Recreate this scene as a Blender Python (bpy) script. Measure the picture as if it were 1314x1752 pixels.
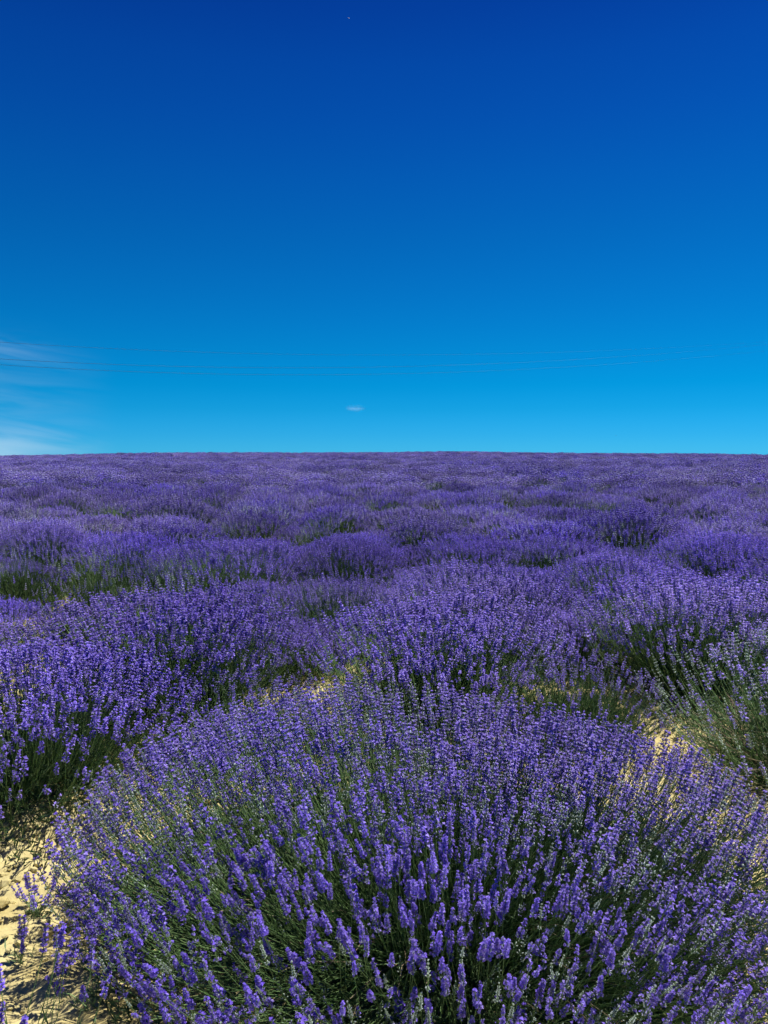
import bpy, math, random
import numpy as np
from mathutils import Vector, Matrix

R = math.radians
scene = bpy.context.scene
for o in list(bpy.data.objects):
    bpy.data.objects.remove(o)
col = scene.collection

# ------------------------------------------------------------------ camera
CAM_H = 1.2
F_PX = 1323.0                    # focal length in photograph pixels (1314 x 1752)
PITCH = 4.45
cam = bpy.data.cameras.new('camera')
cam.sensor_fit = 'VERTICAL'
cam.sensor_height = 24.0
cam.lens = 24.0 * F_PX / 1752.0
cam.clip_start = 0.05
cam.clip_end = 40000.0
cam_ob = bpy.data.objects.new('camera', cam)
col.objects.link(cam_ob)
cam_ob.location = (0, 0, CAM_H)
cam_ob.rotation_euler = (R(90 - PITCH), 0, 0)
scene.camera = cam_ob

# ------------------------------------------------------------------ sky and sun
SUN_EL, SUN_AZ = 63.0, 46.0      # azimuth measured from +Y towards +X
world = bpy.data.worlds.new('World')
scene.world = world
world.use_nodes = True
wt = world.node_tree
bg = wt.nodes['Background']
sky = wt.nodes.new('ShaderNodeTexSky')
sky.sky_type = 'NISHITA'
sky.sun_disc = False
sky.sun_elevation = R(SUN_EL)
sky.sun_rotation = R(SUN_AZ)
sky.altitude = 600.0
sky.air_density = 1.0
sky.dust_density = 0.0
sky.ozone_density = 3.0
# deep, polarised-looking blue: a filter that depends on elevation only
wtc = wt.nodes.new('ShaderNodeTexCoord')
wsep = wt.nodes.new('ShaderNodeSeparateXYZ')
wt.links.new(wtc.outputs['Generated'], wsep.inputs[0])
ramp = wt.nodes.new('ShaderNodeValToRGB')
wt.links.new(wsep.outputs['Z'], ramp.inputs[0])
SKY_STOPS = [(0.0008, (0.0337, 0.3106, 0.7325)), (0.021, (0.0225, 0.2797, 0.6521)), (0.0546, (0.0077, 0.2604, 0.5419)), (0.0841, (0.0014, 0.2538, 0.4943)), (0.1277, (0.0019, 0.2451, 0.4653)), (0.191, (0.0025, 0.2247, 0.4542)), (0.258, (0.003, 0.2033, 0.4414)), (0.3208, (0.0035, 0.1793, 0.4425)), (0.379, (0.0039, 0.1529, 0.4363)), (0.4324, (0.0043, 0.1331, 0.4206)), (0.4811, (0.0046, 0.1054, 0.3843))]  #SKYSTOPS
while len(ramp.color_ramp.elements) < len(SKY_STOPS):
    ramp.color_ramp.elements.new(0.5)
for e, (p, c) in zip(ramp.color_ramp.elements, SKY_STOPS):
    e.position = p
    e.color = (c[0], c[1], c[2], 1)
wmul = wt.nodes.new('ShaderNodeMix')
wmul.data_type = 'RGBA'
wmul.blend_type = 'MULTIPLY'
wmul.inputs['Factor'].default_value = 1.0
wt.links.new(sky.outputs[0], wmul.inputs['A'])
wt.links.new(ramp.outputs[0], wmul.inputs['B'])
# thin cirrus low in the sky to the left of the view: whiter air, streaked by noise
def wmath(op, a, b=None, c=None):
    n = wt.nodes.new('ShaderNodeMath'); n.operation = op
    for i_, v_ in enumerate((a, b, c)):
        if v_ is None: continue
        if isinstance(v_, (int, float)): n.inputs[i_].default_value = v_
        else: wt.links.new(v_, n.inputs[i_])
    return n.outputs[0]
def wstep(v, lo, hi):
    n = wt.nodes.new('ShaderNodeMapRange'); n.interpolation_type = 'SMOOTHSTEP'
    n.inputs['From Min'].default_value = lo; n.inputs['From Max'].default_value = hi
    wt.links.new(v, n.inputs['Value'])
    return n.outputs[0]
w_az = wmath('ARCTAN2', wsep.outputs['X'], wsep.outputs['Y'])
w_el = wmath('ARCSINE', wsep.outputs['Z'])
wv = wt.nodes.new('ShaderNodeCombineXYZ')
wt.links.new(wmath('MULTIPLY', w_az, 7.0), wv.inputs[0])
wt.links.new(wmath('ADD', wmath('MULTIPLY', w_el, 48.0), wmath('MULTIPLY', w_az, 6.0)), wv.inputs[1])
wn = wt.nodes.new('ShaderNodeTexNoise'); wn.inputs['Scale'].default_value = 1.0; wn.inputs['Detail'].default_value = 6.0
wn.inputs['Distortion'].default_value = 0.8
wt.links.new(wv.outputs[0], wn.inputs['Vector'])
w_left = wstep(w_az, -.32, -.50)
w_mid = wmath('ADD', w_el, wmath('MULTIPLY', w_az, .16))          # streak sloping down to the right
w_band = wmath('MULTIPLY', wstep(w_mid, .028, .050), wstep(w_mid, .066, .050))
w_low = wstep(w_el, .045, .0)
w_all = wmath('MULTIPLY', wstep(w_el, .16, .02), .22)
w_sum = wmath('ADD', wmath('ADD', wmath('MULTIPLY', w_band, .30), wmath('MULTIPLY', w_low, .55)), w_all)
w_fac = wmath('MULTIPLY', wmath('MULTIPLY', w_sum, wmath('MULTIPLY', w_left, .8)), wstep(wn.outputs['Fac'], .28, .72))
wmix = wt.nodes.new('ShaderNodeMix'); wmix.data_type = 'RGBA'
wt.links.new(w_fac, wmix.inputs['Factor'])
wt.links.new(wmul.outputs['Result'], wmix.inputs['A'])
wmix.inputs['B'].default_value = (2.9, 4.0, 4.9, 1)
wt.links.new(wmix.outputs['Result'], bg.inputs['Color'])
bg.inputs['Strength'].default_value = 0.15

sun = bpy.data.lights.new('sun', 'SUN')
sun.energy = 5.0
sun.angle = R(0.53)
sun.color = (1.0, 0.955, 0.88)
sun_ob = bpy.data.objects.new('sun', sun)
col.objects.link(sun_ob)
sd = Vector((math.sin(R(SUN_AZ)) * math.cos(R(SUN_EL)), math.cos(R(SUN_AZ)) * math.cos(R(SUN_EL)), math.sin(R(SUN_EL))))
sun_ob.rotation_euler = sd.to_track_quat('Z', 'Y').to_euler()
sun_ob.location = sd * 60

vs = scene.view_settings
vs.view_transform = 'Standard'
vs.look = 'None'
vs.exposure = 0.3
vs.gamma = 1.0
vs.use_curve_mapping = False
scene.cycles.max_bounces = 4
scene.cycles.transmission_bounces = 2
scene.cycles.diffuse_bounces = 1
scene.cycles.adaptive_threshold = 0.03
scene.cycles.use_light_tree = False
scene.cycles.transparent_max_bounces = 8

# ------------------------------------------------------------------ helpers
def tag(o, label=None, cat=None, group=None, kind=None):
    if label: o['label'] = label
    if cat: o['category'] = cat
    if group: o['group'] = group
    if kind: o['kind'] = kind
    return o

def empty(name, loc, rz=0.0):
    o = bpy.data.objects.new(name, None)
    o.empty_display_size = 0.1
    o.location = loc
    o.rotation_euler = (0, 0, rz)
    col.objects.link(o)
    return o

def tri_mesh(name, V, T, C=None, mat=None):
    """one mesh from vertex, triangle and per-vertex colour arrays"""
    V = np.ascontiguousarray(V, dtype=np.float32)
    T = np.ascontiguousarray(T, dtype=np.int32)
    me = bpy.data.meshes.new(name)
    me.vertices.add(len(V))
    me.vertices.foreach_set('co', V.ravel())
    me.loops.add(len(T) * 3)
    me.loops.foreach_set('vertex_index', T.ravel())
    me.polygons.add(len(T))
    me.polygons.foreach_set('loop_start', np.arange(0, len(T) * 3, 3, dtype=np.int32))
    me.update(calc_edges=True)
    if C is not None:
        a = me.color_attributes.new('tint', 'FLOAT_COLOR', 'POINT')
        rgba = np.ones((len(V), 4), np.float32)
        rgba[:, :3] = C
        a.data.foreach_set('color', rgba.ravel())
    if mat is not None:
        me.materials.append(mat)
    return me

def add(name, me, parent=None, loc=None):
    o = bpy.data.objects.new(name, me)
    col.objects.link(o)
    if parent: o.parent = parent
    if loc is not None: o.location = loc
    return o

class Soup:
    """collects (V, T, C) pieces into one array set"""
    def __init__(s): s.V, s.T, s.C, s.n = [], [], [], 0
    def put(s, V, T, C):
        V = np.asarray(V).reshape(-1, 3)
        s.V.append(V); s.T.append(np.asarray(T).reshape(-1, 3) + s.n)
        s.C.append(np.broadcast_to(C, V.shape)); s.n += len(V)
    def inst(s, tv, tt, tc, M, off, cmul=None):
        """template placed N times: M (N,3,3), off (N,3), cmul (N,3)"""
        N, k = len(M), len(tv)
        V = np.einsum('nij,kj->nki', M, tv) + off[:, None, :]
        T = tt[None] + (np.arange(N) * k)[:, None, None]
        C = np.broadcast_to(tc[None], (N, k, 3))
        if cmul is not None: C = C * cmul[:, None, :]
        s.put(V.reshape(-1, 3), T.reshape(-1, 3), C.reshape(-1, 3))
    def arrays(s): return np.concatenate(s.V), np.concatenate(s.T), np.concatenate(s.C)
    def mesh(s, name, mat): return tri_mesh(name, *s.arrays(), mat)

def frames(D, rng=None):
    """matrices whose Z column is D; X and Y spun at random"""
    D = D / np.linalg.norm(D, axis=1, keepdims=True)
    h = np.where(np.abs(D[:, 2:3]) > 0.9, np.array([[1.0, 0, 0]]), np.array([[0, 0, 1.0]]))
    X = np.cross(h, D); X /= np.linalg.norm(X, axis=1, keepdims=True)
    Y = np.cross(D, X)
    if rng is not None:
        a = rng.uniform(0, 2 * np.pi, len(D))[:, None]
        X, Y = X * np.cos(a) + Y * np.sin(a), Y * np.cos(a) - X * np.sin(a)
    return np.stack([X, Y, D], axis=2)

def vnoise(x, y, seed=0):
    """smooth 2-D value noise in 0..1"""
    def h(i, j):
        n = (i * 374761393 + j * 668265263 + seed * 1442695041) & 0xffffffff
        n = ((n ^ (n >> 13)) * 1274126177) & 0xffffffff
        return ((n ^ (n >> 16)) & 0xffff) / 65535.0
    xi, yi = np.floor(x).astype(np.int64), np.floor(y).astype(np.int64)
    fx, fy = x - xi, y - yi
    fx, fy = fx * fx * (3 - 2 * fx), fy * fy * (3 - 2 * fy)
    a, b, c, d = h(xi, yi), h(xi + 1, yi), h(xi, yi + 1), h(xi + 1, yi + 1)
    return (a * (1 - fx) + b * fx) * (1 - fy) + (c * (1 - fx) + d * fx) * fy

def ground_z(x, y):
    """gentle rise to a rounded crest"""
    x, y = np.asarray(x, float), np.asarray(y, float)
    z = 0.0066 * np.clip(y, 0, None)
    z = z - 0.00026 * (x - 2) ** 2 * np.clip(y / 100, 0, 1) ** 2
    z = z + .22 * (vnoise(x / 9 + 50, y / 14 + 50, 6) - .5) * np.clip((y - 12) / 40, 0, 1)
    z = z - 0.0016 * np.clip(y - 92, 0, None) ** 2 * (y < 200) - (y >= 200) * (0.0016 * 108 ** 2 + 0.34 * (y - 200))
    return z

def at(px, py, z):
    """the point at height z seen at a pixel of the photograph"""
    a = R(PITCH)
    dx, dy, dz = (px - 657) / F_PX, 1.0, -(py - 876) / F_PX
    wy, wz = dy * math.cos(a) + dz * math.sin(a), -dy * math.sin(a) + dz * math.cos(a)
    t = (z - CAM_H) / wz
    return dx * t, wy * t

# ------------------------------------------------------------------ materials
def mat_new(name):
    m = bpy.data.materials.new(name)
    m.use_nodes = True
    return m, m.node_tree, m.node_tree.nodes['Principled BSDF']

def plant_material(name, rough, transl, bloom):
    """colour from the 'tint' of each piece, drifting over the field from plant to plant"""
    m, nt, p = mat_new(name)
    N, L = nt.nodes, nt.links
    at_ = N.new('ShaderNodeAttribute'); at_.attribute_name = 'tint'
    oi = N.new('ShaderNodeObjectInfo')
    hsv = N.new('ShaderNodeHueSaturation')
    L.new(at_.outputs['Color'], hsv.inputs['Color'])
    mr = N.new('ShaderNodeMapRange'); mr.inputs['To Min'].default_value = 0.78; mr.inputs['To Max'].default_value = 1.26
    L.new(oi.outputs['Random'], mr.inputs['Value'])
    L.new(mr.outputs[0], hsv.inputs['Value'])
    out = hsv.outputs['Color']
    if bloom:
        geo = N.new('ShaderNodeNewGeometry')
        noi = N.new('ShaderNodeTexNoise'); noi.inputs['Scale'].default_value = 0.33; noi.inputs['Detail'].default_value = 3.0
        L.new(geo.outputs['Position'], noi.inputs['Vector'])
        r2 = N.new('ShaderNodeMapRange')
        r2.inputs['From Min'].default_value = 0.42; r2.inputs['From Max'].default_value = 0.68
        r2.inputs['To Min'].default_value = 0.0; r2.inputs['To Max'].default_value = 0.75
        L.new(noi.outputs['Fac'], r2.inputs['Value'])
        mx = N.new('ShaderNodeMix'); mx.data_type = 'RGBA'; mx.blend_type = 'MIX'
        L.new(r2.outputs[0], mx.inputs['Factor'])
        L.new(out, mx.inputs['A'])
        mx2 = N.new('ShaderNodeHueSaturation')      # plants past their best: paler and greyer
        mx2.inputs['Saturation'].default_value = 0.72; mx2.inputs['Value'].default_value = 1.18; mx2.inputs['Hue'].default_value = 0.515
        L.new(out, mx2.inputs['Color'])
        L.new(mx2.outputs[0], mx.inputs['B'])
        out = mx.outputs['Result']
    L.new(out, p.inputs['Base Color'])
    p.inputs['Roughness'].default_value = rough
    p.inputs['Specular IOR Level'].default_value = 0.25
    if transl:
        tr = N.new('ShaderNodeBsdfTranslucent')
        L.new(out, tr.inputs['Color'])
        ms = N.new('ShaderNodeMixShader'); ms.inputs[0].default_value = transl
        L.new(p.outputs[0], ms.inputs[1]); L.new(tr.outputs[0], ms.inputs[2])
        L.new(ms.outputs[0], N['Material Output'].inputs['Surface'])
    return m

M_FLOWER = plant_material('lavender_bloom', 0.7, 0.38, True)
M_STEM = plant_material('lavender_stem', 0.55, 0.0, False)
M_LEAF = plant_material('lavender_leaf', 0.6, 0.18, False)

def soil_material():
    m, nt, p = mat_new('dry_soil')
    N, L = nt.nodes, nt.links
    geo = N.new('ShaderNodeNewGeometry')
    n1 = N.new('ShaderNodeTexNoise'); n1.inputs['Scale'].default_value = 6.0; n1.inputs['Detail'].default_value = 8.0
    n2 = N.new('ShaderNodeTexNoise'); n2.inputs['Scale'].default_value = 90.0; n2.inputs['Detail'].default_value = 4.0
    L.new(geo.outputs['Position'], n1.inputs['Vector']); L.new(geo.outputs['Position'], n2.inputs['Vector'])
    cr = N.new('ShaderNodeValToRGB')
    cr.color_ramp.elements[0].position = 0.3; cr.color_ramp.elements[0].color = (0.47, 0.385, 0.158, 1)
    cr.color_ramp.elements[1].position = 0.7; cr.color_ramp.elements[1].color = (0.63, 0.55, 0.268, 1)
    L.new(n1.outputs['Fac'], cr.inputs[0])
    mx = N.new('ShaderNodeMix'); mx.data_type = 'RGBA'; mx.blend_type = 'OVERLAY'; mx.inputs['Factor'].default_value = 0.25
    L.new(cr.outputs[0], mx.inputs['A']); L.new(n2.outputs['Color'], mx.inputs['B'])
    bw = N.new('ShaderNodeRGBToBW'); L.new(n2.outputs['Color'], bw.inputs[0])
    cmb = N.new('ShaderNodeCombineColor')
    for i in range(3): L.new(n2.outputs['Fac'], cmb.inputs[i])
    L.new(cmb.outputs[0], mx.inputs['B'])
    L.new(mx.outputs['Result'], p.inputs['Base Color'])
    p.inputs['Roughness'].default_value = 0.95
    p.inputs['Specular IOR Level'].default_value = 0.1
    bp = N.new('ShaderNodeBump'); bp.inputs['Strength'].default_value = 0.5; bp.inputs['Distance'].default_value = 0.006
    L.new(n2.outputs['Fac'], bp.inputs['Height']); L.new(bp.outputs[0], p.inputs['Normal'])
    return m
M_SOIL = soil_material()

def plain(name, c, rough=0.6, metal=0.0):
    m, nt, p = mat_new(name)
    noi = nt.nodes.new('ShaderNodeTexNoise'); noi.inputs['Scale'].default_value = 3.0
    mx = nt.nodes.new('ShaderNodeMix'); mx.data_type = 'RGBA'
    mx.inputs['A'].default_value = (c[0] * .8, c[1] * .8, c[2] * .8, 1); mx.inputs['B'].default_value = (*c, 1)
    nt.links.new(noi.outputs['Fac'], mx.inputs['Factor']); nt.links.new(mx.outputs['Result'], p.inputs['Base Color'])
    p.inputs['Roughness'].default_value = rough; p.inputs['Metallic'].default_value = metal
    return m

# ------------------------------------------------------------------ ground
rng = np.random.default_rng(11)

def spaced(lo, hi, f0, f1, step, grow):
    a = list(np.arange(f0, f1 + 1e-6, step))
    s = step
    while a[-1] < hi: s *= grow; a.append(a[-1] + s)
    s = step; b = []
    p = f0
    while p > lo: s *= grow; p -= s; b.append(p)
    return np.array(b[::-1] + a)

def soil_relief(x, y):
    near = np.clip(1.4 - np.hypot(x, y - 2.5) / 6.0, 0, 1)
    z = 0.045 * (vnoise(x * 2.2, y * 2.2, 1) - .5)
    z = z + 0.026 * (vnoise(x * 8, y * 8, 2) - .5)
    r = np.abs(vnoise(x * 15 + 3, y * 15, 3) - .5) * 2
    z = z + 0.020 * np.clip(r * 3, 0, 1)                       # crust plates with sunken cracks between
    r = np.abs(vnoise(x * 34, y * 34 + 7, 4) - .5) * 2
    z = z + 0.010 * np.clip(r * 2.5, 0, 1)
    z = z + 0.004 * vnoise(x * 80, y * 80, 5)
    return z * near

gx = spaced(-420, 420, -2.2, 2.4, 0.024, 1.07)
gy = spaced(-60, 420, 0.9, 4.6, 0.024, 1.07)
X, Y = np.meshgrid(gx, gy)
Z = ground_z(X, Y) + soil_relief(X, Y)
V = np.stack([X, Y, Z], -1).reshape(-1, 3)
nx, ny = len(gx), len(gy)
i = (np.arange(ny - 1)[:, None] * nx + np.arange(nx - 1)[None]).ravel()
T = np.concatenate([np.stack([i, i + 1, i + nx + 1], 1), np.stack([i, i + nx + 1, i + nx], 1)])
ground = add('ground', tri_mesh('ground', V, T, None, M_SOIL))
tag(ground, 'pale yellow dry cracked soil under the lavender', kind='structure')

# ------------------------------------------------------------------ flower spikes
def rgb(*c): return np.array(c, float)
VIOLET = rgb(0.230, 0.137, 0.84)
DEEP = rgb(0.105, 0.062, 0.47)
BLUEGREY = rgb(0.34, 0.315, 0.66)
PALE = rgb(0.62, 0.62, 0.74)
MINT = rgb(0.58, 0.69, 0.57)
STEM = rgb(0.085, 0.185, 0.050)
STEM2 = rgb(0.21, 0.33, 0.125)
LEAF = rgb(0.042, 0.088, 0.028)
LEAF2 = rgb(0.125, 0.185, 0.078)
DRY = rgb(0.36, 0.29, 0.18)

def bud(sides):
    """a tube-like calyx, unit long on Z"""
    a = np.arange(sides) * 2 * np.pi / sides
    v = [[0, 0, 0]] + [[math.cos(t) * .5, math.sin(t) * .5, .62] for t in a] + [[0, 0, 1.0]]
    t = []
    for k in range(sides):
        n = (k + 1) % sides
        t += [[0, 1 + n, 1 + k], [1 + k, 1 + n, sides + 1]]
    return np.array(v, float), np.array(t)

def corolla(lobes=5):
    """five flared lobes facing +Z, unit wide"""
    v, t = [[0, 0, 0]], []
    if lobes == 3:
        a = np.arange(3) * 2.094
        v = [[math.cos(x) * .55, math.sin(x) * .55, .1] for x in a] + [[0, 0, -.1]]
        return np.array(v, float), np.array([[3, 0, 1], [3, 1, 2], [3, 2, 0]])
    for k in range(5):
        a = k * 2 * np.pi / 5; l = .5 if k in (0, 1) else .42
        b = len(v)
        v += [[math.cos(a - .5) * l * .7, math.sin(a - .5) * l * .7, .18], [math.cos(a) * l, math.sin(a) * l, .12],
              [math.cos(a + .5) * l * .7, math.sin(a + .5) * l * .7, .18]]
        t += [[0, b, b + 1], [0, b + 1, b + 2]]
    return np.array(v, float), np.array(t)

def spike(seed, kind, lod):
    """a flower spike along +Z from its first whorl; kind 0 in full bloom .. 3 only grey-green buds"""
    r = np.random.default_rng(seed)
    s = Soup()
    L = r.uniform(.036, .058)
    if lod == 0: nw, per, bs = int(r.integers(6, 9)), 8, 4
    elif lod == 1: nw, per, bs = 5, 4, 3
    elif lod == 2: nw, per, bs = 4, 4, 3
    else: nw, per, bs = 2, 3, 3
    bv, bt = bud(bs); cv, ct = corolla(5 if lod == 0 else 3)
    zs = np.linspace(0, L, nw)
    if lod == 0 and r.random() < .5: zs[0] -= .012          # a separate lower whorl
    main = [VIOLET, VIOLET * .6 + BLUEGREY * .4, BLUEGREY * .65 + PALE * .35, MINT][kind]
    dark = [DEEP * .75 + BLUEGREY * .25, DEEP * .5 + BLUEGREY * .5, BLUEGREY * .85, MINT * .62 + BLUEGREY * .15][kind]
    fat = [1.0, .95, .9, .82][kind] * {0: 1.0, 1: 1.5, 2: 1.65, 3: 1.75}[lod]
    for w, z in enumerate(zs):
        if lod <= 1 and 0 < w < nw - 1 and r.random() < .13: continue      # whorls gone over
        f = w / max(1, nw - 1)
        k = per if f < .75 else max(3, per - 2)
        a = r.uniform(0, 6.28) + np.arange(k) * 2 * np.pi / k + r.normal(0, .2, k)
        tilt = np.clip((.95 - .65 * f) + r.normal(0, .15, k), .1, 1.35)
        D = np.stack([np.cos(a) * np.sin(tilt), np.sin(a) * np.sin(tilt), np.cos(tilt)], 1)
        ln = r.uniform(.0068, .0092, k) * (1.0 - .25 * f) * fat
        if lod >= 2: ln = ln * (1.35 if lod == 2 else 2.0)
        M = frames(D, r)
        wd = ln * (.42 if lod < 2 else .62)
        if lod == 3: M = M * np.stack([wd, wd, ln * 1.6], 1)[:, None, :]
        else: M = M * np.stack([wd, wd, ln], 1)[:, None, :]
        off = np.stack([D[:, 0] * .0012, D[:, 1] * .0012, np.full(k, z)], 1)
        mixf = r.random((k, 1)) ** (1.0 if kind < 2 else .6)
        base = dark * (1 - mixf) + main * mixf
        lite = (r.random((k, 1)) < .11) & (kind < 3)
        base = np.where(lite, PALE * .8 + main * .2, base)
        if lod <= 1: base = np.where(r.random((k, 1)) < .08, MINT * .7 + BLUEGREY * .2, base)
        # calyx: greener at its foot
        tc = np.ones((len(bv), 3)); 
        s.inst(bv, bt, tc, M, off, base * r.uniform(.8, 1.2, (k, 1)))
        if lod <= 1:
            p = [.85, .6, .28, .0][kind]
            op = r.random(k) < p
            if op.any():
                tips = off[op] + D[op] * ln[op, None] * .9
                Do = D[op] + r.normal(0, .35, (op.sum(), 3)) + np.array([0, 0, .1])
                sz = r.uniform(.0062, .0088, op.sum()) * (1.05 if lod == 0 else 1.4)
                cc = VIOLET * (1.05 - .3 * r.random((op.sum(), 1))) + rgb(.20, .20, .14) * r.random((op.sum(), 1)) ** 2.5
                s.inst(cv, ct, np.ones((len(cv), 3)), frames(Do, r) * sz[:, None, None], tips, cc)
    # rachis
    if lod <= 1:
        a = np.arange(3) * 2.094
        v = [[math.cos(t) * .0011, math.sin(t) * .0011, z] for z in (-.02, L) for t in a]
        s.put(v, [[0, 1, 4], [0, 4, 3], [1, 2, 5], [1, 5, 4], [2, 0, 3], [2, 3, 5]], STEM2)
    return s.arrays()

# kinds: 0 violet, 1 violet-blue, 2 blue-grey, 3 mint buds
SP_KINDS = [0, 0, 0, 0, 1, 1, 1, 2, 2, 2, 3, 3]
SP = {lod: [spike(100 + 17 * k + lod, kd, lod) for k, kd in enumerate(SP_KINDS)] for lod in range(4)}

# ------------------------------------------------------------------ bush builder
def stems_soup(s, P0, P1, P2, rad, c0, c1, seg, sides=3):
    """curved tapering stems: quadratic curves P0-P1-P2, (N,3) each"""
    N = len(P0)
    ts = np.linspace(0, 1, seg + 1)
    a = np.arange(sides) * 2 * np.pi / sides
    rings = []
    for t in ts:
        p = P0 * (1 - t) ** 2 + P1 * 2 * t * (1 - t) + P2 * t * t
        d = (P1 - P0) * (1 - t) + (P2 - P1) * t
        F = frames(d)
        rr = rad * (1.25 - .45 * t)
        ring = p[:, None, :] + (F[:, None, :, 0] * np.cos(a)[None, :, None] + F[:, None, :, 1] * np.sin(a)[None, :, None]) * rr
        rings.append(ring)
    V = np.stack(rings, 1)                                       # N, seg+1, sides, 3
    k = (seg + 1) * sides
    T = []
    for g in range(seg):
        for b in range(sides):
            n = (b + 1) % sides
            p0, p1, p2, p3 = g * sides + b, g * sides + n, (g + 1) * sides + n, (g + 1) * sides + b
            T += [[p0, p1, p2], [p0, p2, p3]]
    T = np.array(T)[None] + (np.arange(N) * k)[:, None, None]
    w = ts[None, :, None, None]
    C = c0[:, None, None, :] * (1 - w) + c1[:, None, None, :] * w
    C = np.broadcast_to(C, V.shape)
    s.put(V.reshape(-1, 3), T.reshape(-1, 3), C.reshape(-1, 3))

LV = np.array([[0, 0, 0], [-.5, 0, .45], [.5, 0, .45], [0, .12, 1.0]], float)
LT = np.array([[0, 2, 1], [1, 2, 3]])

class Bush: pass

def bush(seed, n, lod, rx, ry, h, wts, leaves, green=0.0, low=0.12, skirt=0, size=1.0, leaf_t=.62, lump=.12, gaps=(), boxy=2.5, topw=.55, lean=.56, up=.68, inset=.34, mintlow=.25, stem_r=.0009, dry=0, right_drop=0.0):
    """a fountain of stems from one crown, each ending in a spike; wts = share of each spike kind"""
    r = np.random.default_rng(seed)
    b = Bush()
    ct = low + (1 - low) * r.random(n) ** topw
    ph = r.uniform(0, 2 * np.pi, n)
    st = np.sqrt(1 - ct * ct)
    lum = 1 + lump * (vnoise(ph / 6.2832 * 9 % 9, ct * 4, seed) - .5) * 2 + r.normal(0, .035, n)
    shorter = np.where(r.random(n) < .28, r.uniform(.66, .95, n), 1.0)
    k = lum * shorter
    u = np.clip(ct / .5, 0, 1)
    ins = 1 - inset * (1 - u * u * (3 - 2 * u))                  # the flanks draw in under the crown
    sx, sy = np.cos(ph) * st, np.sin(ph) * st
    full = (st ** boxy + ct ** boxy) ** (-1 / boxy)                  # fuller than a ball: flat top, steep flanks
    tip = np.stack([rx * sx * k * full * ins, ry * sy * k * full * ins, .07 + (h - .07) * ct * k * full], 1)
    tip[:, 2] -= right_drop * np.clip(tip[:, 0] / rx + .25, 0, 1.25) / 1.25 * tip[:, 2]
    keep = np.ones(n, bool)
    for (gp, gc, gr) in gaps:                                     # holes in the crown: azimuth, height, size
        dph = (ph - gp + np.pi) % (2 * np.pi) - np.pi
        keep &= (np.hypot(dph * st, (ct - gc) * 1.2) > gr * r.uniform(.75, 1.1, n))
    tip, ph, ct, st, sx, sy = tip[keep], ph[keep], ct[keep], st[keep], sx[keep], sy[keep]
    n = len(tip)
    rad = np.stack([sx * rx, sy * ry, (.25 + .75 * ct) * h], 1)
    rad /= np.linalg.norm(rad, axis=1, keepdims=True)
    D = rad * lean + np.array([0, 0, up]) + r.normal(0, .13, (n, 3))
    D /= np.linalg.norm(D, axis=1, keepdims=True)
    # colour patches over the crown
    pn = vnoise(sx * 2.6 + seed * 3.1, sy * 2.6 + ct * 2, seed + 5)
    q = np.clip(r.random(n) * .72 + pn * .5 - .11 + mintlow * (.55 - ct), 0, .999)
    cum = np.cumsum(wts) / np.sum(wts)
    kind = np.searchsorted(cum, q)
    pools = [[j for j, kd in enumerate(SP_KINDS) if kd == t] for t in range(4)]
    var = np.array([pools[t][int(r.integers(len(pools[t])))] for t in kind])
    bare = r.random(n) < green
    ll = r.uniform(.62, 1.06, n) * size
    foot = tip - D * .05
    foot[:, 2] = np.maximum(foot[:, 2], .02)
    root = np.stack([sx * rx * .30 + r.normal(0, .05, n), sy * ry * .30 + r.normal(0, .05, n), r.uniform(.0, .08, n)], 1)
    ctrl = foot - D * (np.linalg.norm(foot - root, axis=1) * .55)[:, None]
    ctrl += r.normal(0, .022, (n, 3))
    ctrl[:, 2] = np.maximum(ctrl[:, 2], .05)
    b.tip, b.D, b.foot, b.var, b.scale, b.bare = tip, D, foot, var, ll, bare
    b.M = frames(D, r) * ll[:, None, None]
    # stems
    s = Soup()
    w = r.random((n, 1))
    c1 = STEM * (1 - w) + STEM2 * w
    c1 = c1 * r.uniform(.75, 1.25, (n, 1))
    seg = {0: 4, 1: 3, 2: 2, 3: 1}[lod]
    stems_soup(s, root, ctrl, foot, stem_r * {0: 1, 1: 1.1, 2: 1.4, 3: 2.2}[lod], c1 * .85, c1, seg)
    if dry:
        a = r.uniform(0, 6.283, dry)
        e = np.stack([np.cos(a) * rx * r.uniform(.45, .85, dry), np.sin(a) * ry * r.uniform(.45, .85, dry), r.uniform(.05, .25, dry)], 1)
        p0 = e * np.array([.4, .4, 0]) + np.array([0, 0, .02])
        mid = (e + p0) / 2 + r.normal(0, .03, (dry, 3)) + np.array([0, 0, .06])
        cd = DRY * r.uniform(.6, 1.2, (dry, 1))
        stems_soup(s, p0, mid, e, stem_r * 1.2, cd, cd, 3)
    b.stems = s
    # leaves: a tuft round the crown and pairs along the lower stems
    s = Soup()
    m = leaves
    j = r.integers(0, n, m)
    t = r.uniform(.05, leaf_t, m)[:, None]
    p = root[j] * (1 - t) ** 2 + ctrl[j] * 2 * t * (1 - t) + foot[j] * t * t + r.normal(0, .02, (m, 3))
    p[:, 2] = np.maximum(p[:, 2], .015)
    lph, lct = np.arctan2(p[:, 1] / ry, p[:, 0] / rx), np.clip(p[:, 2] / h, 0, 1)
    out = np.hypot(p[:, 0] / rx, p[:, 1] / ry)
    ok = np.ones(m, bool)
    for (gp, gc, gr) in gaps:
        dph = (lph - gp + np.pi) % (2 * np.pi) - np.pi
        ok &= ~((out > .42) & (np.hypot(dph, (lct - gc) * .8) < gr * 1.1))
    p, j, m = p[ok], j[ok], int(ok.sum())
    dl = D[j] * .8 + r.normal(0, .55, (m, 3)) + np.array([0, 0, .25])
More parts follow.
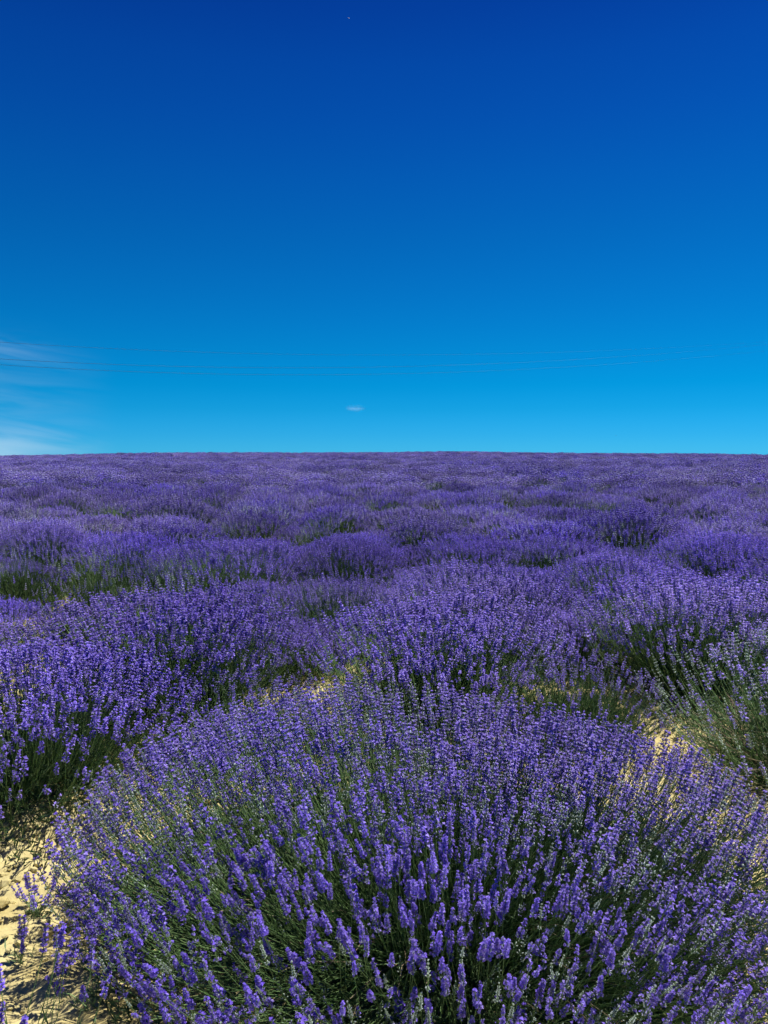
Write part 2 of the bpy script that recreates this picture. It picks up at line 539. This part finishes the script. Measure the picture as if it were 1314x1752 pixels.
    lw = {0: (.030, .055, .0042), 1: (.032, .058, .005), 2: (.05, .09, .010), 3: (.08, .13, .022)}[lod]
    ln = r.uniform(lw[0], lw[1], m)
    M = frames(dl, r) * np.stack([np.full(m, lw[2]), ln, ln], 1)[:, None, :]
    w = r.random((m, 1)) ** 1.5
    s.inst(LV, LT, np.ones((4, 3)), M, p, (LEAF * (1 - w) + LEAF2 * w) * r.uniform(.75, 1.25, (m, 1)))
    if skirt:                                                     # the leafy cushion at the foot of the plant
        a = r.uniform(0, 6.2832, skirt); q = np.sqrt(r.random(skirt)) * .90
        zc = (.03 + .17 * r.random(skirt)) * (1.15 - q)
        p = np.stack([np.cos(a) * q * rx, np.sin(a) * q * ry, zc], 1)
        dl = np.stack([np.cos(a) * .6, np.sin(a) * .6, np.full(skirt, .7)], 1) + r.normal(0, .45, (skirt, 3))
        ln = r.uniform(lw[0], lw[1], skirt)
        w = r.random((skirt, 1)) ** 1.5
        s.inst(LV, LT, np.ones((4, 3)), frames(dl, r) * np.stack([np.full(skirt, lw[2]), ln, ln], 1)[:, None, :], p,
               (LEAF * (1 - w) + LEAF2 * w) * r.uniform(.75, 1.25, (skirt, 1)))
    b.leaves = s
    return b

def spikes_soup(b, lod, idx, r=None):
    r = r or np.random.default_rng(5)
    s = Soup()
    for v in range(len(SP_KINDS)):
        sel = idx[(b.var[idx] == v) & (~b.bare[idx])]
        if len(sel):
            s.inst(*SP[lod][v], b.M[sel], b.foot[sel] + b.D[sel] * .012, r.uniform(.78, 1.22, (len(sel), 1)) * np.ones((1, 3)))
    return s

def bush_meshes(name, b, lod):
    idx = np.arange(len(b.tip))
    return (spikes_soup(b, lod, idx).mesh(name + '_flowers', M_FLOWER), b.stems.mesh(name + '_stems', M_STEM), b.leaves.mesh(name + '_leaves', M_LEAF))

def one_mesh(name, b, lod):
    """a far plant as one mesh with three materials"""
    parts = [spikes_soup(b, lod, np.arange(len(b.tip))).arrays(), b.stems.arrays(), b.leaves.arrays()]
    s = Soup(); mi = []
    for k, (v, t, c) in enumerate(parts):
        s.put(v, t, c); mi += [k] * len(t)
    me = tri_mesh(name, *s.arrays(), M_FLOWER)
    me.materials.append(M_STEM); me.materials.append(M_LEAF)
    me.polygons.foreach_set('material_index', np.array(mi, np.int32))
    return me

PURPLE = (.42, .30, .21, .07)
GREYISH = (.03, .09, .40, .48)
BLUISH = (.50, .30, .14, .06)

def plant(me3, loc, rz, label, group=None, sc=(1, 1, 1), cat='lavender bush'):
    e = empty('lavender_bush', loc, rz)
    e.scale = sc
    tag(e, label, cat, group)
    f = add('flower_spikes', me3[0], e); f['kind'] = 'stuff'
    s = add('stems', me3[1], e); s['kind'] = 'stuff'
    l = add('foliage', me3[2], e); l['kind'] = 'stuff'
    return e

taken = []          # (x, y, radius) of what already stands

# ------------------------------------------------------------------ the big bush in front
HX, HY = 0.15, 1.89
HRX, HRY, HH = .96, .78, .46
hero = bush(3, 6300, 0, HRX, HRY, HH, (.25, .23, .22, .30), 24000, skirt=17000, low=.05, lump=.08, right_drop=.2, boxy=3.8, topw=.70, inset=.34, lean=.50, up=.76, mintlow=.42, size=.92, leaf_t=.5,
            gaps=((R(218), .20, .30), (R(246), .14, .20), (R(285), .16, .12), (R(204), .12, .14), (R(316), .2, .12), (R(268), .45, .09)), dry=160)
eh = empty('lavender_bush', (HX, HY, float(ground_z(HX, HY)) - .01))
tag(eh, 'largest lavender bush, violet and pale green spikes fanning out across the bottom of the picture', 'lavender bush')
add('stems', hero.stems.mesh('front_stems', M_STEM), eh)['kind'] = 'stuff'
add('foliage', hero.leaves.mesh('front_leaves', M_LEAF), eh)['kind'] = 'stuff'
SPIKE_ME = [tri_mesh('spike_variant', *SP[0][v], M_FLOWER) for v in range(len(SP_KINDS))]
wp = hero.tip + np.array([HX, HY, 0])
dist = np.linalg.norm(wp - np.array([0, 0, CAM_H]), axis=1)
facing = ((np.array([0, 0, CAM_H]) - wp) / dist[:, None] * hero.D).sum(1)
depth = np.sqrt((hero.tip[:, 0] / HRX) ** 2 + (hero.tip[:, 1] / HRY) ** 2 + (hero.tip[:, 2] / HH) ** 2)
# spikes that lie inside the picture and on the outside of the bush, the nearest first
ca, sa = math.cos(R(PITCH)), math.sin(R(PITCH))
cy = wp[:, 1] * ca - (wp[:, 2] - CAM_H) * sa
cz = wp[:, 1] * sa + (wp[:, 2] - CAM_H) * ca
ok = (np.abs(wp[:, 0] / cy) < .48) & (cz / cy > -.655) & (cz / cy < .66)
score = np.where(ok & ~hero.bare, dist + np.clip(.93 - depth, 0, 1) * 3, 99)
order = np.argsort(score)
first = order[:300]
rest = order[300:]
for k in first:
    o = bpy.data.objects.new('flower_spike', SPIKE_ME[hero.var[k]])
    Mx = Matrix(hero.M[k].tolist()).to_4x4()
    Mx.translation = Vector((hero.foot[k] + hero.D[k] * .012).tolist())
    col.objects.link(o)
    o.parent = eh
    o.matrix_local = Mx
fl = Soup()
for lod, ids in ((0, rest[:220]), (1, rest[220:])):
    fl.put(*spikes_soup(hero, lod, ids).arrays())
add('flower_spikes', fl.mesh('front_flowers', M_FLOWER), eh)['kind'] = 'stuff'
taken.append((HX, HY, .8))

# ------------------------------------------------------------------ bushes round it
NEAR = [bush_meshes('near%d' % k, bush(20 + k, 1300, 1, .60, .60, .50, w, 6000, skirt=4000, lump=.12, dry=d, topw=.42, low=.27, inset=.16, mintlow=.6, boxy=3.0, size=1.0, leaf_t=.58), 1)
        for k, (w, d) in enumerate([(PURPLE, 0), (BLUISH, 0), ((.36, .30, .26, .08), 30)])]
NEAR.append(NEAR[1])
NEAR_TALL = bush_meshes('neartall', bush(27, 1500, 1, .62, .60, .50, (.33, .29, .28, .10), 7000, skirt=5000, lump=.10, topw=.62, low=.52, inset=.0, mintlow=.9, boxy=3.6, leaf_t=.74), 1)
NEAR_GREY = bush_meshes('neargrey', bush(41, 1200, 1, .60, .60, .50, GREYISH, 9000, green=.3, lump=.14, dry=420), 1)
NEAR_GREEN = bush_meshes('neargreen', bush(43, 650, 1, .55, .55, .44, (.10, .25, .35, .30), 12000, green=.45, dry=60), 1)

def near(me3, x, y, rz, label, s=1.0, h=1.0, group=None, sx=None):
    taken.append((x, y, .52 * s))
    return plant(me3, (x, y, float(ground_z(x, y)) - .01), R(rz), label, group, (s if sx is None else sx, s, h))

near(NEAR[1], -1.27, 2.60, 40, 'violet-blue lavender bush at the left edge with black shade over bare soil at its foot', 1.06, .95)
near(NEAR_TALL, -1.00, 3.46, 130, 'broad deep violet bush with long dark green stems, behind the left edge bush', 1.2, 1.0)
near(NEAR_TALL, .24, 3.38, 250, 'broad mauve bush directly behind the largest bush, left of the bare soil patch', 1.0, .96, sx=1.34)
near(NEAR_TALL, 1.55, 3.72, 310, 'violet bush with tall dark stems rising behind the bare soil patch', 1.12, 1.06)
near(NEAR_GREY, 1.60, 2.62, 15, 'grey-green half bloomed bush with dry straw stems at the right edge', 1.12, 1.0)
CORNER = bush_meshes('corner', bush(51, 75, 0, .30, .26, .45, (.35, .3, .25, .1), 900, lump=.15, size=.95), 0)
near(CORNER, -.70, 1.14, 200, 'bush of which only a few spike tips show in the bottom left corner', 1.0, 1.0)
near(NEAR_GREEN, .78, 3.05, 80, 'small green grassy clump with few flowers beside the bare soil patch', .70, .80)
near(NEAR_GREEN, -.30, 4.45, 160, 'green stemmed bush with thin bloom between the deep violet and mauve bushes', .92, 1.0)
near(NEAR[0], .55, 4.35, 20, 'rounded mauve bush right behind the broad mauve one', 1.05, .98)
near(NEAR[1], -2.25, 3.35, 70, 'violet bush cut by the left edge of the picture above the edge bush', 1.0, 1.0)
near(NEAR[2], 2.55, 3.45, 190, 'violet bush cut by the right edge behind the grey-green bush', 1.0, .98)
near(NEAR[0], 1.55, 4.85, 100, 'violet bush behind the tall one with dark stems at right', 1.0, 1.0)
near(NEAR[0], -.46, 3.92, 95, 'small mauve bush squeezed between the deep violet bush and the broad mauve one', .72, .58)
near(NEAR[1], .98, 4.12, 280, 'small violet bush behind the green grassy clump', .76, .62)
near(NEAR_GREEN, -.58, 2.92, 10, 'low yellow-green tuft between the deep violet and the broad mauve bush', .78, .66)

# ------------------------------------------------------------------ the field behind
MIDM = [bush_meshes('mid%d' % k, bush(60 + k, 900, 2, .54, .54, .50, w, 3000, lump=.12, boxy=3.0, topw=.42, low=.24, inset=.2), 2)
        for k, w in enumerate([PURPLE, BLUISH, PURPLE, (.30, .30, .29, .11)])]
MID_GREEN = bush_meshes('midgreen', bush(71, 420, 2, .66, .6, .49, (.2, .25, .3, .25), 4200, green=.72), 2)
FARM = [one_mesh('far%d' % k, bush(80 + k, 500, 3, .56, .56, .50, w, 400, lump=.10, boxy=3.0, topw=.5), 3)
        for k, w in enumerate([PURPLE, BLUISH, PURPLE, (.30, .30, .29, .11)])]
FAR_GREEN = one_mesh('fargreen', bush(91, 260, 3, .66, .6, .50, (.2, .25, .3, .25), 500, green=.8), 3)

# green, thinly flowering plants that stand out of the purple: (pixel, label)
GREENS = [
    ((160, 990), 'dark green thinly flowering clump between purple mounds left of centre'),
    ((318, 1008), 'small green clump in front of the long purple mound at left'),
    ((40, 955), 'grey-green clump by the left edge behind the violet bushes'),
    ((190, 950), 'green clump behind the purple mound, second from the left edge'),
    ((255, 965), 'yellow-green clump just right of two green clumps at left'),
    ((380, 902), 'dark green clump alone in the purple slope, centre left'),
    ((550, 898), 'faint green clump in the pale purple slope near the centre'),
    ((765, 893), 'dark clump just right of centre in the pale purple slope'),
    ((930, 936), 'dark green clump before the long green gap at right'),
    ((1085, 938), 'wide light green clump of the long green gap at right'),
    ((1190, 864), 'wide dark green clump standing alone far right'),
    ((1065, 861), 'yellow-green clump, right one of the close pair'),
    ((1012, 858), 'yellow-green clump, left one of the close pair'),
    ((900, 856), 'dull green clump left of the close yellow-green pair'),
    ((995, 830), 'small grey-green clump above the close pair'),
    ((655, 846), 'small green clump near the middle of the far slope'),
    ((742, 828), 'small dark clump right of the middle of the far slope'),
    ((325, 850), 'dark clump with a pale patch in the far slope at left'),
    ((175, 868), 'dark clump in the far purple slope at left'),
    ((12, 803), 'tiny dark green clump near the crest at the left edge'),
]
rs = np.random.default_rng(29)
greens = []
for (px, py), lab in GREENS:
    x, y = at(px, py, .40)
    z = float(ground_z(x, y))
    x, y = at(px, py, .40 + z)
    greens.append((x, y, lab))

cells = []
yy, row = 4.0, 0
while yy < 128:
    half = yy * .66 + 2.0
    xx = -half + (row % 2) * .46 + rs.uniform(-.1, .1)
    while xx < half:
        x, y = xx + rs.normal(0, .09), yy + rs.normal(0, .09)
        xx += .93
        if any((x - a) ** 2 + (y - c) ** 2 < (q + .24) ** 2 for a, c, q in taken if y < 6.5): continue
        if any((x - a) ** 2 + ((y - c) * .8) ** 2 < .5 ** 2 for a, c, _ in greens): continue
        s = float(np.clip(rs.normal(1.0, .10), .8, 1.22))
        hh = float(np.clip(rs.normal(1.0, .09), .75, 1.25))
        for a, c, _ in greens:                                   # low plants stand before the green ones
            if abs(x - a) < .55 and -1.15 < y - c < 0 and y > 8: s *= .95; hh *= .74
        if 4 < y < 16 and row % 2: hh *= .87; s *= .97             # every other row is younger and lower
        inview = abs(x / y) < .497 + .55 / y
        cells.append((y, x, s, hh, inview, None, row))
    yy += .86; row += 1
# close what holes the jitter has left between the nearer plants
pts_now = [(c[1], c[0]) for c in cells if c[0] < 12] + [(t[0], t[1]) for t in taken[1:]] + [(g[0], g[1]) for g in greens]
for gy_ in np.arange(4.4, 10.5, .22):
    for gx_ in np.arange(-gy_ * .55 - .6, gy_ * .55 + .6, .22):
        if min((gx_ - a) ** 2 + (gy_ - c) ** 2 for a, c in pts_now) > .56 ** 2:
            pts_now.append((gx_, gy_))
            cells.append((float(gy_), float(gx_), .84, .60, abs(gx_ / gy_) < .497 + .55 / gy_, None, -2))
for x, y, lab in greens:
    cells.append((y, x, 1.0, 1.04, True, lab, -1))
cells.sort(key=lambda c: c[0])

made = 0
far_pts = [[] for _ in range(4)]
LAB = {}
ORD = 'first second third fourth fifth sixth seventh eighth ninth tenth eleventh twelfth thirteenth fourteenth fifteenth sixteenth seventeenth eighteenth nineteenth twentieth'.split()
seen_rows = sorted({c[6] for c in cells if c[4] and c[5] is None and c[6] >= 0})
place = {}
for rw in seen_rows[:9]:
    for n_, c in enumerate(sorted((c for c in cells if c[6] == rw and c[4] and c[5] is None), key=lambda c: c[1])):
        place[id(c)] = (ORD[n_], ORD[seen_rows.index(rw)])
for cell in cells:
    (y, x, s, hh, inview, lab, rw) = cell
    z = float(ground_z(x, y)) - .01
    rz = rs.uniform(0, 6.283)
    k = int(rs.integers(4))
    if lab is None and not (inview and made < 262):
        far_pts[k].append((x, y, z, rz, s, hh))
        continue
    made += 1
    if lab:
        if y < 14: plant(MID_GREEN, (x, y, z), rz, lab, None, (s * .62, s * .6, hh * .92))
        else:
            o = add('lavender_bush', FAR_GREEN, None, (x, y, z)); o.rotation_euler.z = rz; o.scale = (s, s, hh)
            tag(o, lab, 'lavender bush')
        continue
    side = 'left' if x / y < -.16 else 'right' if x / y > .16 else 'middle'
    band = 'just behind the nearest bushes' if y < 7.5 else 'half way up the slope' if y < 13 else 'in the far closed rows'
    lbl = 'rounded purple lavender bush %s, on the %s of the field' % (band, side) if side != 'middle' else 'rounded purple lavender bush %s, in the middle of the field' % band
    grp = 'purple bushes %s, %s' % (band, side)
    if rw == -2:
        lbl = 'small low purple bush wedged between two closed rows of rounded bushes'
        grp = 'small bushes between the rows'
    if id(cell) in place:
        lbl = 'purple bush, %s from left in the %s closed row behind the nearest bushes' % place[id(cell)]
        grp = 'purple bushes in the closed rows'
    if y < 7.2: plant(NEAR[k], (x, y, z), rz, lbl, grp, (s, s, hh))
    elif y < 15: plant(MIDM[k], (x, y, z), rz, lbl, grp, (s, s, hh))
    else:
        o = add('lavender_bush', FARM[k], None, (x, y, z)); o.rotation_euler.z = rz; o.scale = (s, s, hh)
        tag(o, lbl, 'lavender bush', grp)

# the rest of the field up to the crest: one mass, the same plants set by geometry nodes
def gn_field(name, pts4, meshes):
    pts = [(p, k) for k in range(4) for p in pts4[k]]
    me = bpy.data.meshes.new(name)
    me.from_pydata([p[:3] for p, _ in pts], [], [])
    for nm, tp, vals in (('spin', 'FLOAT', [p[3] for p, _ in pts]), ('pick', 'INT', [k for _, k in pts])):
        a = me.attributes.new(nm, tp, 'POINT'); a.data.foreach_set('value', vals)
    a = me.attributes.new('size', 'FLOAT_VECTOR', 'POINT')
    a.data.foreach_set('vector', np.array([(p[4], p[4], p[5]) for p, _ in pts], np.float32).ravel())
    ob = add(name, me)
    ng = bpy.data.node_groups.new(name, 'GeometryNodeTree')
    ng.interface.new_socket('Geometry', in_out='INPUT', socket_type='NodeSocketGeometry')
    ng.interface.new_socket('Geometry', in_out='OUTPUT', socket_type='NodeSocketGeometry')
    N, L = ng.nodes, ng.links
    gi, go = N.new('NodeGroupInput'), N.new('NodeGroupOutput')
    def named(nm, tp):
        q = N.new('GeometryNodeInputNamedAttribute'); q.data_type = tp; q.inputs['Name'].default_value = nm
        return q.outputs['Attribute']
    join = N.new('GeometryNodeJoinGeometry')
    rot = N.new('ShaderNodeCombineXYZ'); L.new(named('spin', 'FLOAT'), rot.inputs['Z'])
    for k, src in enumerate(meshes):
        oi = N.new('GeometryNodeObjectInfo'); oi.inputs['Object'].default_value = src; oi.inputs['As Instance'].default_value = True
        oi.transform_space = 'ORIGINAL'
        cmp_ = N.new('FunctionNodeCompare'); cmp_.data_type = 'INT'; cmp_.operation = 'EQUAL'
        L.new(named('pick', 'INT'), cmp_.inputs[2]); cmp_.inputs[3].default_value = k
        ip = N.new('GeometryNodeInstanceOnPoints')
        L.new(gi.outputs[0], ip.inputs['Points']); L.new(cmp_.outputs[0], ip.inputs['Selection'])
        L.new(oi.outputs['Geometry'], ip.inputs['Instance'])
        L.new(rot.outputs[0], ip.inputs['Rotation']); L.new(named('size', 'FLOAT_VECTOR'), ip.inputs['Scale'])
        L.new(ip.outputs[0], join.inputs[0])
    L.new(join.outputs[0], go.inputs[0])
    md = ob.modifiers.new('field', 'NODES'); md.node_group = ng
    return ob

src = []
for k in range(4):
    src.append(next(o for o in bpy.data.objects if o.type == 'MESH' and o.data == FARM[k] and not o.parent))
fo = gn_field('lavender_field', far_pts, src)
tag(fo, 'continuous purple lavender covering the far slope up to the crest', 'lavender field', kind='stuff')

# ------------------------------------------------------------------ soil clods, sprigs
def clod(seed):
    r = np.random.default_rng(seed)
    t = (1 + 5 ** .5) / 2
    v = np.array([[-1, t, 0], [1, t, 0], [-1, -t, 0], [1, -t, 0], [0, -1, t], [0, 1, t], [0, -1, -t], [0, 1, -t], [t, 0, -1], [t, 0, 1], [-t, 0, -1], [-t, 0, 1]], float)
    f = np.array([[0, 11, 5], [0, 5, 1], [0, 1, 7], [0, 7, 10], [0, 10, 11], [1, 5, 9], [5, 11, 4], [11, 10, 2], [10, 7, 6], [7, 1, 8],
                  [3, 9, 4], [3, 4, 2], [3, 2, 6], [3, 6, 8], [3, 8, 9], [4, 9, 5], [2, 4, 11], [6, 2, 10], [8, 6, 7], [9, 8, 1]])
    v = v / np.linalg.norm(v, axis=1, keepdims=True) * r.uniform(.7, 1.2, (12, 1)) * np.array([1, .8, .6])
    return v, f
CL = [clod(k) for k in range(8)]
CLM = []
for v, f in CL:
    m = tri_mesh('clod_variant', v, f, None, M_SOIL)
    m.shade_flat()
    CLM.append(m)
rc = np.random.default_rng(77)
spots = []
for k in range(4200):
    if k < 3000: x, y = rc.uniform(-1.75, -.35), rc.uniform(1.3, 3.0)
    else: x, y = rc.uniform(.75, 1.6), rc.uniform(2.2, 3.6)
    d = vnoise(np.array([x * 5]), np.array([y * 5]), 9)[0]
    if rc.random() > d * 1.1: continue
    spots.append((x, y, float(np.exp(rc.normal(-4.75, .5)))))
spots.sort(key=lambda q: -q[2])
def clod_at(q): return (q[0], q[1], float(ground_z(q[0], q[1]) + soil_relief(np.array([q[0]]), np.array([q[1]]))[0]) + q[2] * .15)
for q in spots[:110]:
    o = add('soil_clod', CLM[int(rc.integers(8))], ground, clod_at(q))
    o.scale = (q[2],) * 3; o.rotation_euler = (rc.uniform(-.4, .4), rc.uniform(-.4, .4), rc.uniform(0, 6.28))
s = Soup()
for v, (tv, tf) in enumerate(CL):
    qs = spots[110 + v::8]
    a = rc.uniform(0, 6.28, len(qs))
    M = np.zeros((len(qs), 3, 3)); sc = np.array([q[2] for q in qs])
    M[:, 0, 0] = np.cos(a); M[:, 0, 1] = -np.sin(a); M[:, 1, 0] = np.sin(a); M[:, 1, 1] = np.cos(a); M[:, 2, 2] = 1
    s.inst(tv, tf, np.ones((12, 3)), M * sc[:, None, None], np.array([clod_at(q) for q in qs]))
m = s.mesh('small_clods', M_SOIL); m.shade_flat()
o = add('soil_crumbs', m, ground); o['kind'] = 'stuff'

def sprig(x, y, seed, n, hgt, spread, label):
    r = np.random.default_rng(seed)
    e = empty('lavender_sprig', (x, y, float(ground_z(x, y) + soil_relief(np.array([x]), np.array([y]))[0]) - .005))
    tag(e, label, 'lavender sprig')
    st = Soup()
    a = r.uniform(0, 6.28, n)
    tip = np.stack([np.cos(a) * spread * r.uniform(.4, 1, n), np.sin(a) * spread * r.uniform(.4, 1, n), hgt * r.uniform(.6, 1, n)], 1)
    D = tip / np.linalg.norm(tip, axis=1, keepdims=True) + np.array([0, 0, .3])
    root = r.normal(0, .01, (n, 3)); root[:, 2] = 0
    stems_soup(st, root, tip * .5 + np.array([0, 0, .02]), tip, .0012, np.tile(STEM2, (n, 1)), np.tile(STEM2, (n, 1)), 3)
    add('stems', st.mesh('sprig_stems', M_STEM), e)
    F = frames(D, r)
    for k in range(n):
        o = bpy.data.objects.new('flower_spike', SPIKE_ME[int(r.integers(0, 7))])
        Mx = Matrix((F[k] * r.uniform(.7, 1.0)).tolist()).to_4x4(); Mx.translation = Vector(tip[k].tolist())
        col.objects.link(o); o.parent = e; o.matrix_local = Mx
    lf = Soup(); m = n * 9
    p = r.normal(0, .02, (m, 3)); p[:, 2] = np.abs(p[:, 2])
    dl = r.normal(0, .6, (m, 3)) + np.array([0, 0, .6])
    ln = r.uniform(.02, .04, m)
    lf.inst(LV, LT, np.ones((4, 3)), frames(dl, r) * np.stack([np.full(m, .004), ln, ln], 1)[:, None, :], p, np.tile(LEAF2, (m, 1)))
    add('foliage', lf.mesh('sprig_leaves', M_LEAF), e)

for (px, py, seed, n, hgt, spread, label) in (
    (62, 1560, 1, 9, .065, .06, 'low tuft of violet sprigs on the yellow soil at left'),
    (38, 1655, 2, 3, .06, .03, 'single thin sprig with a bare stem on the soil, below the violet tuft'),
    (150, 1735, 3, 5, .06, .06, 'flattened purple sprigs on crumbly soil at the foot of the largest bush')):
    x, y = at(px, py, .02)
    sprig(x, y, seed, n, hgt, spread, label)

# ------------------------------------------------------------------ power lines
M_WIRE = plain('wire_aluminium', (.03, .032, .036), .85, 0.0)
def wire(pix, label, rad):
    """a hanging wire running away to the right: straight in plan, sagging between far-off poles"""
    a = R(PITCH)
    cf = np.polyfit([p[0] for p in pix], [p[1] for p in pix], 2)
    C = []
    for px in np.linspace(-260, 1400, 110):
        d = 1.0 / (1 / 62.0 + (1 / 210.0 - 1 / 62.0) * px / 1100.0)
        py = float(np.polyval(cf, px))
        dx, dz = (px - 657) / F_PX, -(py - 876) / F_PX
        wy, wz = math.cos(a) + dz * math.sin(a), -math.sin(a) + dz * math.cos(a)
        C.append((dx * d / wy, d, CAM_H + wz * d / wy))
    ang = np.arange(6) * np.pi / 3
    V = np.array([[(x, y + rad * math.cos(t), z + rad * math.sin(t)) for t in ang] for x, y, z in C])
    T = []
    for g in range(len(C) - 1):
        for b in range(6):
            n = (b + 1) % 6
            T += [[g * 6 + b, g * 6 + n, g * 6 + 6 + n], [g * 6 + b, g * 6 + 6 + n, g * 6 + 6 + b]]
    o = add('power_line', tri_mesh('power_line', V.reshape(-1, 3), np.array(T), None, M_WIRE))
    tag(o, label, 'power line', 'thin power lines across the sky')
wire([(0, 585), (276, 601), (480, 605), (1100, 597)], 'highest of three thin power lines sagging across the sky', .010)
wire([(0, 614), (560, 629), (1050, 611)], 'middle one of three thin power lines sagging across the sky', .013)
wire([(0, 624), (560, 641), (1000, 626)], 'lowest of three thin power lines sagging across the sky', .013)

# ------------------------------------------------------------------ birds
def bird(px, py, dist, span, colr, label):
    a = R(PITCH)
    dx, dz = (px - 657) / F_PX, -(py - 876) / F_PX
    wy, wz = math.cos(a) + dz * math.sin(a), -math.sin(a) + dz * math.cos(a)
    e = empty('bird', (dx * dist / wy, dist, CAM_H + wz * dist / wy), .6)
    tag(e, label, 'bird')
    m = plain('bird_plumage', colr, .7)
    u = span
    V, T = [], []
    prof = [(-.30, .004), (-.2, .035), (-.05, .06), (.1, .055), (.18, .035), (.24, .03), (.30, .004)]
    for yv, rr in prof:
        V += [[math.cos(t) * rr * u, yv * u, math.sin(t) * rr * u] for t in np.arange(6) * np.pi / 3]
    for g in range(len(prof) - 1):
        for b in range(6):
            n = (b + 1) % 6
            T += [[g * 6 + b, g * 6 + n, g * 6 + 6 + n], [g * 6 + b, g * 6 + 6 + n, g * 6 + 6 + b]]
    add('body', tri_mesh('bird_body', np.array(V), np.array(T), None, m), e)
    for sg in (-1, 1):
        w = np.array([[0, .12, 0], [.28, .14, .10], [.52, -.02, .06], [.26, -.06, .09], [0, -.10, 0]]) * u
        w[:, 0] *= sg
        w2 = w - np.array([0, 0, .012 * u])
        VV = np.concatenate([w, w2])
        TT = [[0, 1, 3], [0, 3, 4], [1, 2, 3], [5, 8, 6], [5, 9, 8], [6, 8, 7]]
        for p in range(5):
            q = (p + 1) % 5
            TT += [[p, p + 5, q], [q, p + 5, q + 5]]
        add('wing', tri_mesh('bird_wing', VV, np.array(TT), None, m), e)
    tl = np.array([[-.02, -.28, 0], [.02, -.28, 0], [.07, -.44, 0], [-.07, -.44, 0], [-.02, -.28, -.01], [.02, -.28, -.01], [.07, -.44, -.01], [-.07, -.44, -.01]]) * u
    add('tail', tri_mesh('bird_tail', tl, np.array([[0, 1, 2], [0, 2, 3], [4, 6, 5], [4, 7, 6], [0, 4, 1], [1, 4, 5], [1, 5, 2], [2, 5, 6], [2, 6, 3], [3, 6, 7], [3, 7, 0], [0, 7, 4]]), None, m), e)
bird(597, 31, 150, .45, (.75, .78, .8), 'tiny pale bird high in the deep blue sky')
bird(788, 604, 150, .32, (.06, .06, .07), 'tiny dark speck of a bird above the power lines')
bird(1054, 745, 150, .32, (.05, .05, .06), 'tiny dark speck of a bird low over the crest at right')

# ------------------------------------------------------------------ clouds
def cloud(px, py, dist, sx, sy, sz, dens, label, seed, detail=4.0, scale=1.6, cut=.45, tilt=0.0):
    """thin ice cloud: a closed hull of rounded shape filled with uneven vapour"""
    a = R(PITCH)
    dx, dz = (px - 657) / F_PX, -(py - 876) / F_PX
    wy, wz = math.cos(a) + dz * math.sin(a), -math.sin(a) + dz * math.cos(a)
    V, T = [], []
    nu, nv = 24, 12
    for i in range(nv + 1):
        th = math.pi * i / nv
        for j in range(nu):
            p = 2 * math.pi * j / nu
            V.append([math.sin(th) * math.cos(p), math.sin(th) * math.sin(p), math.cos(th)])
    for i in range(nv):
        for j in range(nu):
            n = (j + 1) % nu
            q = [i * nu + j, i * nu + n, (i + 1) * nu + n, (i + 1) * nu + j]
            if i: T.append([q[0], q[3], q[1]])
            if i < nv - 1: T.append([q[1], q[3], q[2]])
    m = bpy.data.materials.new('cloud_vapour')
    m.use_nodes = True
    nt = m.node_tree; N, L = nt.nodes, nt.links
    N.remove(N['Principled BSDF'])
    pv = N.new('ShaderNodeVolumePrincipled')
    pv.inputs['Color'].default_value = (.85, .95, 1, 1); pv.inputs['Anisotropy'].default_value = 0.3
    tc = N.new('ShaderNodeTexCoord')
    mp = N.new('ShaderNodeMapping'); mp.inputs['Location'].default_value = (seed * 3.7, seed * 1.3, 0)
    mp.inputs['Scale'].default_value = (1.0, .6, 2.2); mp.inputs['Rotation'].default_value = (0, tilt, 0)
    L.new(tc.outputs['Object'], mp.inputs['Vector'])
    no = N.new('ShaderNodeTexNoise'); no.inputs['Scale'].default_value = scale; no.inputs['Detail'].default_value = detail
    no.inputs['Distortion'].default_value = .6
    L.new(mp.outputs[0], no.inputs['Vector'])
    mr = N.new('ShaderNodeMapRange'); mr.inputs['From Min'].default_value = cut; mr.inputs['From Max'].default_value = .8
    L.new(no.outputs['Fac'], mr.inputs['Value'])
    ln = N.new('ShaderNodeVectorMath'); ln.operation = 'LENGTH'
    L.new(tc.outputs['Object'], ln.inputs[0])
    fr = N.new('ShaderNodeMapRange'); fr.interpolation_type = 'SMOOTHSTEP'
    fr.inputs['From Min'].default_value = 1.0; fr.inputs['From Max'].default_value = .15
    L.new(ln.outputs['Value'], fr.inputs['Value'])
    m1 = N.new('ShaderNodeMath'); m1.operation = 'MULTIPLY'
    L.new(mr.outputs[0], m1.inputs[0]); L.new(fr.outputs[0], m1.inputs[1])
    m2 = N.new('ShaderNodeMath'); m2.operation = 'MULTIPLY'; m2.inputs[1].default_value = dens / sy
    L.new(m1.outputs[0], m2.inputs[0]); L.new(m2.outputs[0], pv.inputs['Density'])
    L.new(pv.outputs[0], N['Material Output'].inputs['Volume'])
    o = add('cloud', tri_mesh('cloud', np.array(V), np.array(T), None, m))
    o.location = (dx * dist / wy, dist, CAM_H + wz * dist / wy)
    o.scale = (sx, sy, sz)
    tag(o, label, 'cloud')
cloud(608, 698, 6000, 90, 60, 34, .6, 'tiny single cloud puff low over the middle of the field', 1, cut=.3, scale=1.2)
